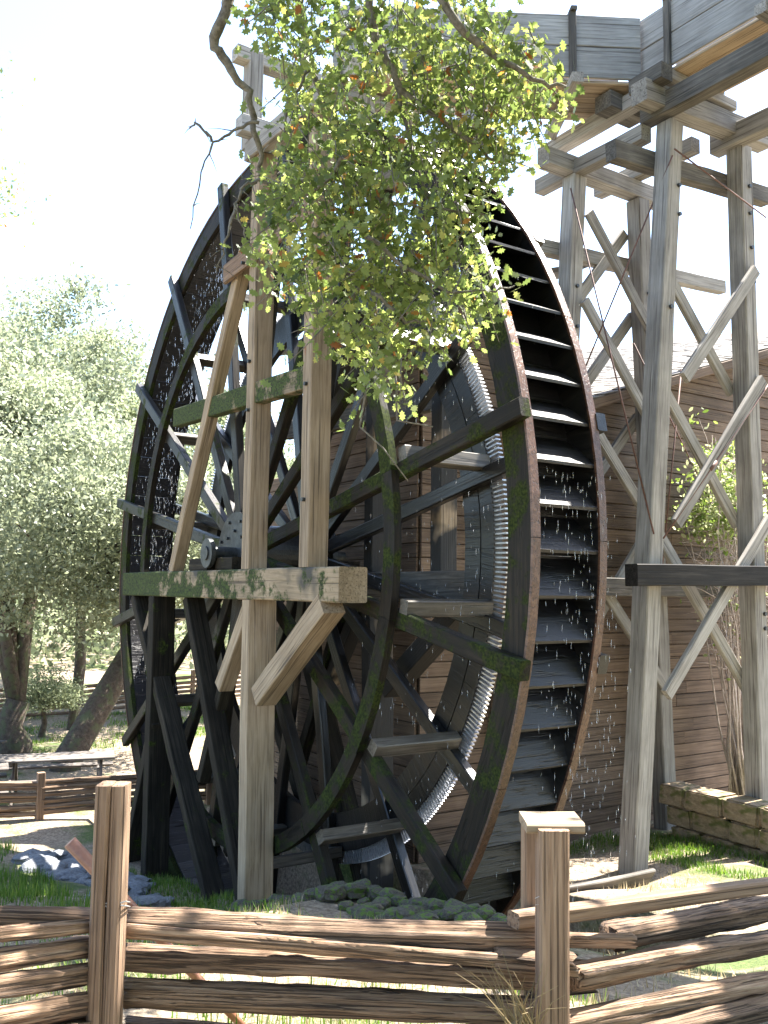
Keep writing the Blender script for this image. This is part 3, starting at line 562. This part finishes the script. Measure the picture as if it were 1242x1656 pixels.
# ---------------------------------------------------------------- trees
def tree(name, label, base, fork, crown, radii, n_leaf, leaf, mat, trunk_r=.28, limbs=9, clusters=90, spread=.55, cat='tree', shape=OVAL, forks=None, group=None, seed=1, shell=.35):
    r_ = np.random.default_rng(seed); random.seed(seed)
    t = thing(name, label, cat, base, group); base = Vector(base); fork = Vector(fork); crown = Vector(crown)
    V = []; F = []
    mid = base.lerp(fork, .5)+Vector((random.uniform(-.2, .2), random.uniform(-.2, .2), 0))
    tubegeo(V, F, [base-Vector((0, 0, .3)), base+Vector((0, 0, .15)), mid, fork], [trunk_r*1.5, trunk_r*1.15, trunk_r, trunk_r*.85], 12, .08)
    tips = []
    for k in range(limbs):
        d = r_.normal(size=3); d /= np.linalg.norm(d); d[2] = abs(d[2])*.8-.15
        e = crown+Vector(d*np.array(radii)*r_.uniform(.55, .92)); m1 = fork.lerp(e, .45)+Vector(r_.normal(size=3)*.25)+Vector((0, 0, .3))
        tubegeo(V, F, [fork-Vector((0, 0, .2)), fork.lerp(m1, .5)+Vector(r_.normal(size=3)*.1), m1, m1.lerp(e, .55)+Vector(r_.normal(size=3)*.15), e], [trunk_r*.6, trunk_r*.42, trunk_r*.3, trunk_r*.17, .02], 7, .1)
        tips += [e, m1.lerp(e, .55)]
        for j in range(3):
            s_ = m1.lerp(e, r_.uniform(.1, .8)); d2 = Vector(r_.normal(size=3)); e2 = s_+d2*.28*max(radii)*.6
            tubegeo(V, F, [s_, s_.lerp(e2, .5)+Vector(r_.normal(size=3)*.08), e2], [trunk_r*.14, trunk_r*.09, .01], 5); tips.append(e2)
    link('trunk', mesh('trunk', V, F, True), M['bark'], t)
    d = r_.normal(size=(clusters, 3)); d /= np.linalg.norm(d, axis=1)[:, None]
    cc = np.array(crown)+d*np.array(radii)*(r_.uniform(shell, 1, clusters)**.6)[:, None]
    cc = np.concatenate([cc, np.array([list(p) for p in tips])]); idx = r_.integers(0, len(cc), n_leaf)
    sg = spread*r_.uniform(.6, 1.3, len(cc))[idx][:, None]
    P = cc[idx]+r_.normal(size=(n_leaf, 3))*sg*np.array([1, 1, .6]); tone = np.clip(r_.uniform(0, 1, len(cc))[idx]*.5+r_.uniform(0, .5, n_leaf), 0, 1)
    keep = P[:, 2] > base.z+.8; P = P[keep]; tone = tone[keep]
    leafcloud('crown', P, leaf*r_.uniform(.6, 1.35, len(P)), shape, mat, t, rnd=tone)
    return t
def G(u, v): return (u, v, g1(u, v))
tree('oak_tree', 'leaning oak with thick slanting trunk beside the picnic tables', G(-10.4, .45), (-11.6, 2.6, 4.2), tuple(at(150, 850, 21.5)), (3.0, 3.4, 2.6), 60000, .115, 'liveoak', .30, 10, 110, .45, seed=3)
tree('oak_tree', 'forked oak with dark twin trunks behind the picnic tables', G(-12.9, -.15), (-13.1, -.1, 2.3), tuple(at(-40, 760, 24.5)), (4.2, 3.6, 4.0), 60000, .13, 'liveoak', .32, 10, 120, .5, seed=4)
tree('oak_tree', 'thin straight tree between the leaning oak and the road', G(-16.2, 2.1), (-16.4, 2.2, 4.8), tuple(at(60, 640, 28)), (3.6, 4.0, 3.6), 52000, .14, 'liveoak', .15, 8, 110, .5, seed=5)
tree('oak_tree', 'broad pale oak showing through the wheel spokes', G(-19.5, 7.5), (-19.6, 7.4, 4.6), tuple(at(300, 800, 31)), (5.0, 5.5, 4.2), 55000, .17, 'fartree', .3, 9, 120, .6, seed=6)
tree('oak_tree', 'hazy tall tree behind the others over the road', G(-27, 1.0), (-27, 1.2, 6), tuple(at(40, 700, 38)), (6, 6.5, 5.2), 55000, .2, 'fartree', .3, 9, 130, .8, seed=8)
tree('tall_tree', 'tall sparse tree rising beside the oaks with sunlit sprigs against sky', G(-1.5, -9.6), (-1.3, -9.0, 7.0), tuple(at(-225, 240, 15)), (2.9, 2.4, 2.6), 9000, .075, 'oak', .25, 8, 60, .35, seed=9, shape=LOBED)
tree('bushy_evergreen', 'dark low evergreen at the foot of the straight tree', G(-15.2, 1.0), (-15.2, 1.0, 1.8), (-15.2, 1.0, 2.0), (.9, .9, .9), 9000, .07, 'fartree', .08, 6, 40, .25, seed=12)
# far wood closing the view
n = 60000; ang = rng.uniform(math.radians(120), math.radians(235), n); rad = rng.uniform(46, 75, n)
cx = np.array([CAM[0]+rad*np.cos(ang), CAM[1]+rad*np.sin(ang)]).T; hz = 4.5+1.8*np.sin(ang*23)+1.4*np.sin(ang*41+2)+rad*.02
P = np.column_stack([cx, 1.0+rng.random(n)**.8*hz]); o = leafcloud('far_wood', P, rng.uniform(.3, .7, n), OVAL, 'fartree'); o['kind'] = 'stuff'; o['label'] = 'distant mass of woodland closing the view behind the oaks'; o['category'] = 'trees'
# unseen trees added behind and right of the camera to cut sky light
tree('oak_tree', 'large unseen oak added behind the viewpoint to block sky light', G(17.5, -7), (17.4, -7, 8), (16.8, -6.5, 12), (4.2, 6, 6.2), 17000, .3, 'oak', .4, 10, 110, .9, seed=21)
tree('oak_tree', 'large unseen oak added right of the fence to block sky light', G(17.5, 4), (17.4, 4, 8), (16.8, 4.5, 12), (4, 5.5, 6.2), 17000, .3, 'oak', .4, 10, 110, .9, seed=22)
# overhanging oak: trunk to the right of the view, its limbs reach over the fence
ok = thing('overhanging_oak', 'oak whose leafy lichen covered branches hang down in front of the wheel', 'tree', (13.2, 2.2, 2.9))
V = []; F = []
tubegeo(V, F, [(13.2, 2.2, 2.5), (13.1, 2.1, 4), (12.6, 1.7, 6.6), (12.0, 1.2, 8.4)], [.5, .38, .34, .3], 14, .06)
limbs = [[(12.0, 1.2, 8.2), (10.2, .2, 9.9), (8.3, -.7, 10.6), (6.6, -1.5, 10.7), (5.2, -2.0, 10.3)], [(12.0, 1.2, 8.2), (10.8, 2.6, 10.2), (9.4, 3.8, 11.6), (8.2, 4.6, 12.6)], [(12.0, 1.2, 8.2), (12.4, -.6, 10.2), (11.6, -2.6, 11.2), (10.4, -4.2, 11.5)], [(12.0, 1.2, 8.2), (13.5, 3.2, 10.5), (13.8, 5.4, 12)]]
for L_ in limbs: tubegeo(V, F, L_, [.26-.045*k for k in range(len(L_))], 10, .1)
link('trunk', mesh('trunk', V, F, True), M['bark'], ok)
# hanging stems traced from the photograph at the branch's own distance
stems = [[(372, -40), (366, 20), (346, 75), (372, 112), (402, 150), (410, 200), (420, 250), (424, 290), (446, 310)], [(480, -40), (487, 30), (503, 110), (540, 190), (562, 250), (580, 310), (596, 380), (600, 470), (612, 560)], [(590, -40), (610, 60), (640, 130), (690, 180), (760, 230), (800, 260)],
         [(700, -40), (740, 40), (800, 90), (860, 130), (915, 140)], [(562, 250), (520, 300), (470, 330), (440, 380)], [(596, 380), (650, 430), (720, 470), (800, 470), (832, 462)], [(580, 310), (640, 330), (720, 340), (790, 350)], [(600, 440), (560, 500), (500, 505)], [(503, 110), (470, 160), (455, 230)], [(640, 130), (660, 220), (690, 320), (700, 420)], [(600, 470), (660, 520), (690, 520)]]
V = []; F = []; SP = []
for k, s_ in enumerate(stems):
    dep = 6.3+.5*math.sin(k*1.7)
    if k >= 4: dep = 6.3+.3*math.sin(k)
    pts = [at(x, y, dep+.06*i) for i, (x, y) in enumerate(s_)]
    q = [];
    for i in range(len(pts)-1):
        for j in range(4): q.append(pts[i].lerp(pts[i+1], j/4)+Vector((random.uniform(-.018, .018), random.uniform(-.018, .018), random.uniform(-.012, .012))))
    q.append(pts[-1]); r0 = .042 if k == 0 else .034 if k < 4 else .016
    tubegeo(V, F, q, [r0*(1-.75*i/len(q)) for i in range(len(q))], 7, .18)
    if k != 0: SP += q
# bare twigs off the left stem
for s_ in ([(420, 195), (385, 208), (345, 228), (325, 280), (308, 370)], [(345, 228), (318, 200), (305, 205)], [(424, 290), (395, 300), (380, 330), (400, 395), (425, 425)], [(382, 330), (365, 390), (350, 440)]):
    p_ = [at(x, y, 6.5) for x, y in s_]; pts = []
    for i in range(len(p_)-1):
        for j in range(5): pts.append(p_[i].lerp(p_[i+1], j/5)+Vector((random.gauss(0, .008), random.gauss(0, .008), random.gauss(0, .008))))
    pts.append(p_[-1]); tubegeo(V, F, pts, [.014*(1-.8*i/len(pts)) for i in range(len(pts))], 5, .25)
    for q in pts[3::3]:
        e = q+Vector((random.gauss(0, .06), random.gauss(0, .06), random.gauss(-.03, .06))); tubegeo(V, F, [q, q.lerp(e, .5)+Vector((0, 0, .008)), e], [.005, .003, .001], 4)
for s_ in ([(612, 560), (590, 640), (582, 690), (620, 725), (660, 778)], [(640, 600), (642, 680), (700, 690)]):
    pts = [at(x, y, 6.6) for x, y in s_]; tubegeo(V, F, pts, [.009-.001*i for i in range(len(pts))], 5, .2)
# stems rise to the limb above the picture
for s_, l_ in (((372, -40), 4), ((480, -40), 3), ((590, -40), 3), ((700, -40), 2)):
    a = at(*s_, 6.3); b = Vector(limbs[0][l_]); tubegeo(V, F, [b, b.lerp(a, .5)+Vector((0, 0, .15)), a], [.06, .05, .042], 7, .1)
# leafy twigs: fill the outline of the hanging spray
poly = np.array([(400, 0), (440, 60), (460, 160), (425, 250), (420, 330), (432, 440), (500, 510), (565, 560), (600, 620), (640, 625), (690, 540), (730, 525), (775, 510), (810, 465), (765, 390), (760, 310), (820, 250), (850, 205), (900, 140), (875, 60), (830, 10), (780, -40), (430, -40)], float)
def inside(p):
    x, y = p; c = False
    for i in range(len(poly)):
        a, b = poly[i], poly[i-1]
        if (a[1] > y) != (b[1] > y) and x < (b[0]-a[0])*(y-a[1])/(b[1]-a[1])+a[0]: c = not c
    return c
LP = []; LT = []; tw = 0
while tw < 680:
    p = (random.uniform(395, 935), random.uniform(-40, 630))
    if not inside(p): continue
    tw += 1; d0 = random.uniform(6.0, 7.3); a = at(*p, d0); L_ = random.uniform(.16, .42)
    dr = Vector((random.gauss(0, .6), random.gauss(0, .6), -random.uniform(.2, 1.3))).normalized(); e = a+dr*L_
    tubegeo(V, F, [a, a.lerp(e, .5)+Vector((0, 0, -.01)), e], [.005, .004, .002], 4)
    tone = random.uniform(0, .62)
    for j in range(random.randint(9, 19)):
        q = a.lerp(e, random.uniform(.1, 1.1))+Vector((random.gauss(0, .06), random.gauss(0, .06), random.gauss(0, .05))); LP.append(tuple(q)); LT.append(min(1, max(0, tone+random.uniform(-.1, .25) if random.random() > .05 else random.uniform(.85, 1))))
for q in SP:
    for j in range(3): LP.append(tuple(q+Vector((random.gauss(0, .08), random.gauss(0, .08), random.gauss(0, .08))))); LT.append(random.uniform(0, .85))
link('branches', mesh('branches', V, F, True), M['lichen'], ok)
LP = np.array(LP); leafcloud('foliage', LP, rng.uniform(.045, .105, len(LP)), LOBED, 'oak', ok, rnd=np.array(LT))
# the rest of the crown, above and beside the picture
cl = []
for L_ in limbs:
    for k in range(len(L_)-1):
        for j in range(9):
            c_ = Vector(L_[k]).lerp(Vector(L_[k+1]), random.random())+Vector((random.gauss(0, 1.1), random.gauss(0, 1.1), random.gauss(.5, .6))); cl.append(tuple(c_))
cl = np.array(cl); idx = rng.integers(0, len(cl), 9500); P = cl[idx]+rng.normal(size=(9500, 3))*np.array([.5, .5, .32])
d = (P-CAM)@FW; xx = 621+FPX*((P-CAM)@RT)/np.maximum(d, .1); yy = 828-FPX*((P-CAM)@UP)/np.maximum(d, .1)
P = P[~((d > 0) & (xx > -30) & (xx < 1275) & (yy > -40))]
leafcloud('upper_foliage', P, rng.uniform(.10, .2, len(P)), LOBED, 'oak', ok)

# shrub against the mill wall
sb = thing('flowering_shrub', 'pale twiggy shrub with yellow green leaves against the mill siding', 'shrub', G(2.6, 7.4))
V = []; F = []; P = []
for k in range(46):
    a = Vector((2.0+random.uniform(-.1, .3), 7.5+random.uniform(-.15, .15), 1.6)); top = Vector((1.9+random.uniform(-.2, .7), 7.4+random.gauss(0, .55), random.uniform(5.2, 7.6)))
    pts = [a.lerp(top, t)+Vector((random.gauss(0, .05), random.gauss(0, .07), 0)) for t in (0, .3, .55, .75, .9, 1)]; tubegeo(V, F, pts, [.02, .017, .013, .01, .007, .003], 5)
    for j in range(16):
        s0 = pts[random.randint(2, 4)].lerp(pts[5], random.random()*.6); e = s0+Vector((random.gauss(0, .16), random.gauss(0, .28), random.gauss(.06, .18))); tubegeo(V, F, [s0, s0.lerp(e, .5)+Vector((0, 0, .03)), e], [.007, .005, .002], 4)
        if e.z > 6.1:
            for i in range(16): P.append(tuple(e+Vector((random.gauss(0, .1), random.gauss(0, .12), random.gauss(0, .1)))))
        elif random.random() < .4: P += [tuple(e)]*2
link('branches', mesh('branches', V, F, True), M['twig'], sb); P = np.array(P); leafcloud('foliage', P, rng.uniform(.05, .12, len(P)), OVAL, 'shrubleaf', sb)

# ---------------------------------------------------------------- grass and weeds
def grass(name, label, n, area, hgt, mat, lean=.35, wid=1., cond=None):
    u = rng.uniform(area[0], area[1], n); v = rng.uniform(area[2], area[3], n); cl_ = np.sin(u*3.1+v*2.3)+np.sin(u*1.3-v*4.1+1)+rng.normal(size=n)*.5
    k = cl_ > -.2
    if cond is not None: k &= cond(u, v)
    u, v = u[k], v[k]; n = len(u); z = gz(u, v)-.01; az = rng.uniform(0, 2*PI, n); tl = rng.normal(size=n)*lean
    Xc = np.stack([np.cos(az), np.sin(az), np.zeros(n)], -1)*wid; Yc = np.stack([-np.sin(az)*np.sin(tl), np.cos(az)*np.sin(tl), np.cos(tl)], -1)
    Rm = np.stack([Xc, Yc, np.cross(Xc, Yc)], -1)
    o = leafcloud(name, np.stack([u, v, z], -1), hgt*rng.uniform(.4, 1.3, n), BLADE, mat, None, R=Rm); o['kind'] = 'stuff'; o['label'] = label; o['category'] = 'grass'
nopit = lambda u, v: ~((np.abs(u) < 6.1) & (v > -.3) & (v < 1.8))
grass('grass', 'green grass patch left of the rock edging', 26000, (-4.5, 3.0, -6, -1.9), .16, 'grass')
grass('grass', 'green weeds at the foot of the wheel frame posts', 9000, (-2.5, 2.4, -1.25, -.25), .10, 'grass', .6, 1.6)
grass('grass', 'low green ground cover below the stone block wall', 12000, (1.4, 5.0, 4.2, 5.6), .09, 'grass', .7, 1.8)
grass('grass', 'sparse sunlit grass between fence and trestle', 9000, (3.0, 9, -1.4, 4.2), .10, 'straw', .7, 1., nopit)
grass('straw', 'dry straw litter under the foreground fence', 22000, (3.0, 9.2, -5, -1.2), .09, 'straw', 1.0, .8)
grass('weeds', 'green blades among straw behind the foreground fence', 6000, (3.5, 8.5, -4.2, -1.2), .13, 'grass', .5)
grass('grass', 'far green lawn under the oak trees', 30000, (-19, -12, -6, 8), .12, 'grass', .5, 2.)
tf = []; 
V = []; F = []
for k in range(46):
    a = px(845+random.uniform(-25, 25), 1662, 3.75+random.uniform(-.1, .2)); e = a+Vector((random.gauss(0, .10), random.gauss(-.05, .10), random.uniform(.05, .28))); tubegeo(V, F, [a, a.lerp(e, .55)+Vector((0, 0, .03)), e], [.0028, .002, .0008], 4)
o = link('dry_grass_tuft', mesh('dry_grass_tuft', V, F), M['straw']); tag(o, 'tuft of dry pale grass stalks at the foot of the capped fence post', 'grass')
# ---------------------------------------------------------------- falling water
V = []; F = []
def drop(p, L_, r):
    b = len(V); x, y, z = p
    V.extend([(x, y, z+L_), (x+r, y, z), (x, y+r, z), (x-r, y, z), (x, y-r, z), (x, y, z-L_)])
    for i in range(4):
        j = (i+1) % 4; F.extend([(b, b+1+i, b+1+j), (b+5, b+1+j, b+1+i)])
for k in range(420): drop((5.45+random.gauss(.1, .08), random.uniform(.08, .95), random.uniform(1.6, 6.2)), random.uniform(.012, .045), .0035)
for k in range(500): drop((random.uniform(2.2, 5.2), random.uniform(.1, .9), random.uniform(1.5, 8)), random.uniform(.012, .045), .0032)
for k in range(1500):
    a = random.uniform(1.9, 3.6); r = random.uniform(4.5, 5.13); drop((r*math.cos(a), random.uniform(.05, .8), 5.6+r*math.sin(a)), random.uniform(.02, .06), .0022)
o = link('falling_water', mesh('falling_water', V, F), M['water']); o['kind'] = 'stuff'; o['label'] = 'water drops falling from the wheel buckets'; o['category'] = 'water'
# haze-free midday air: nothing to add
bpy.context.view_layer.update()
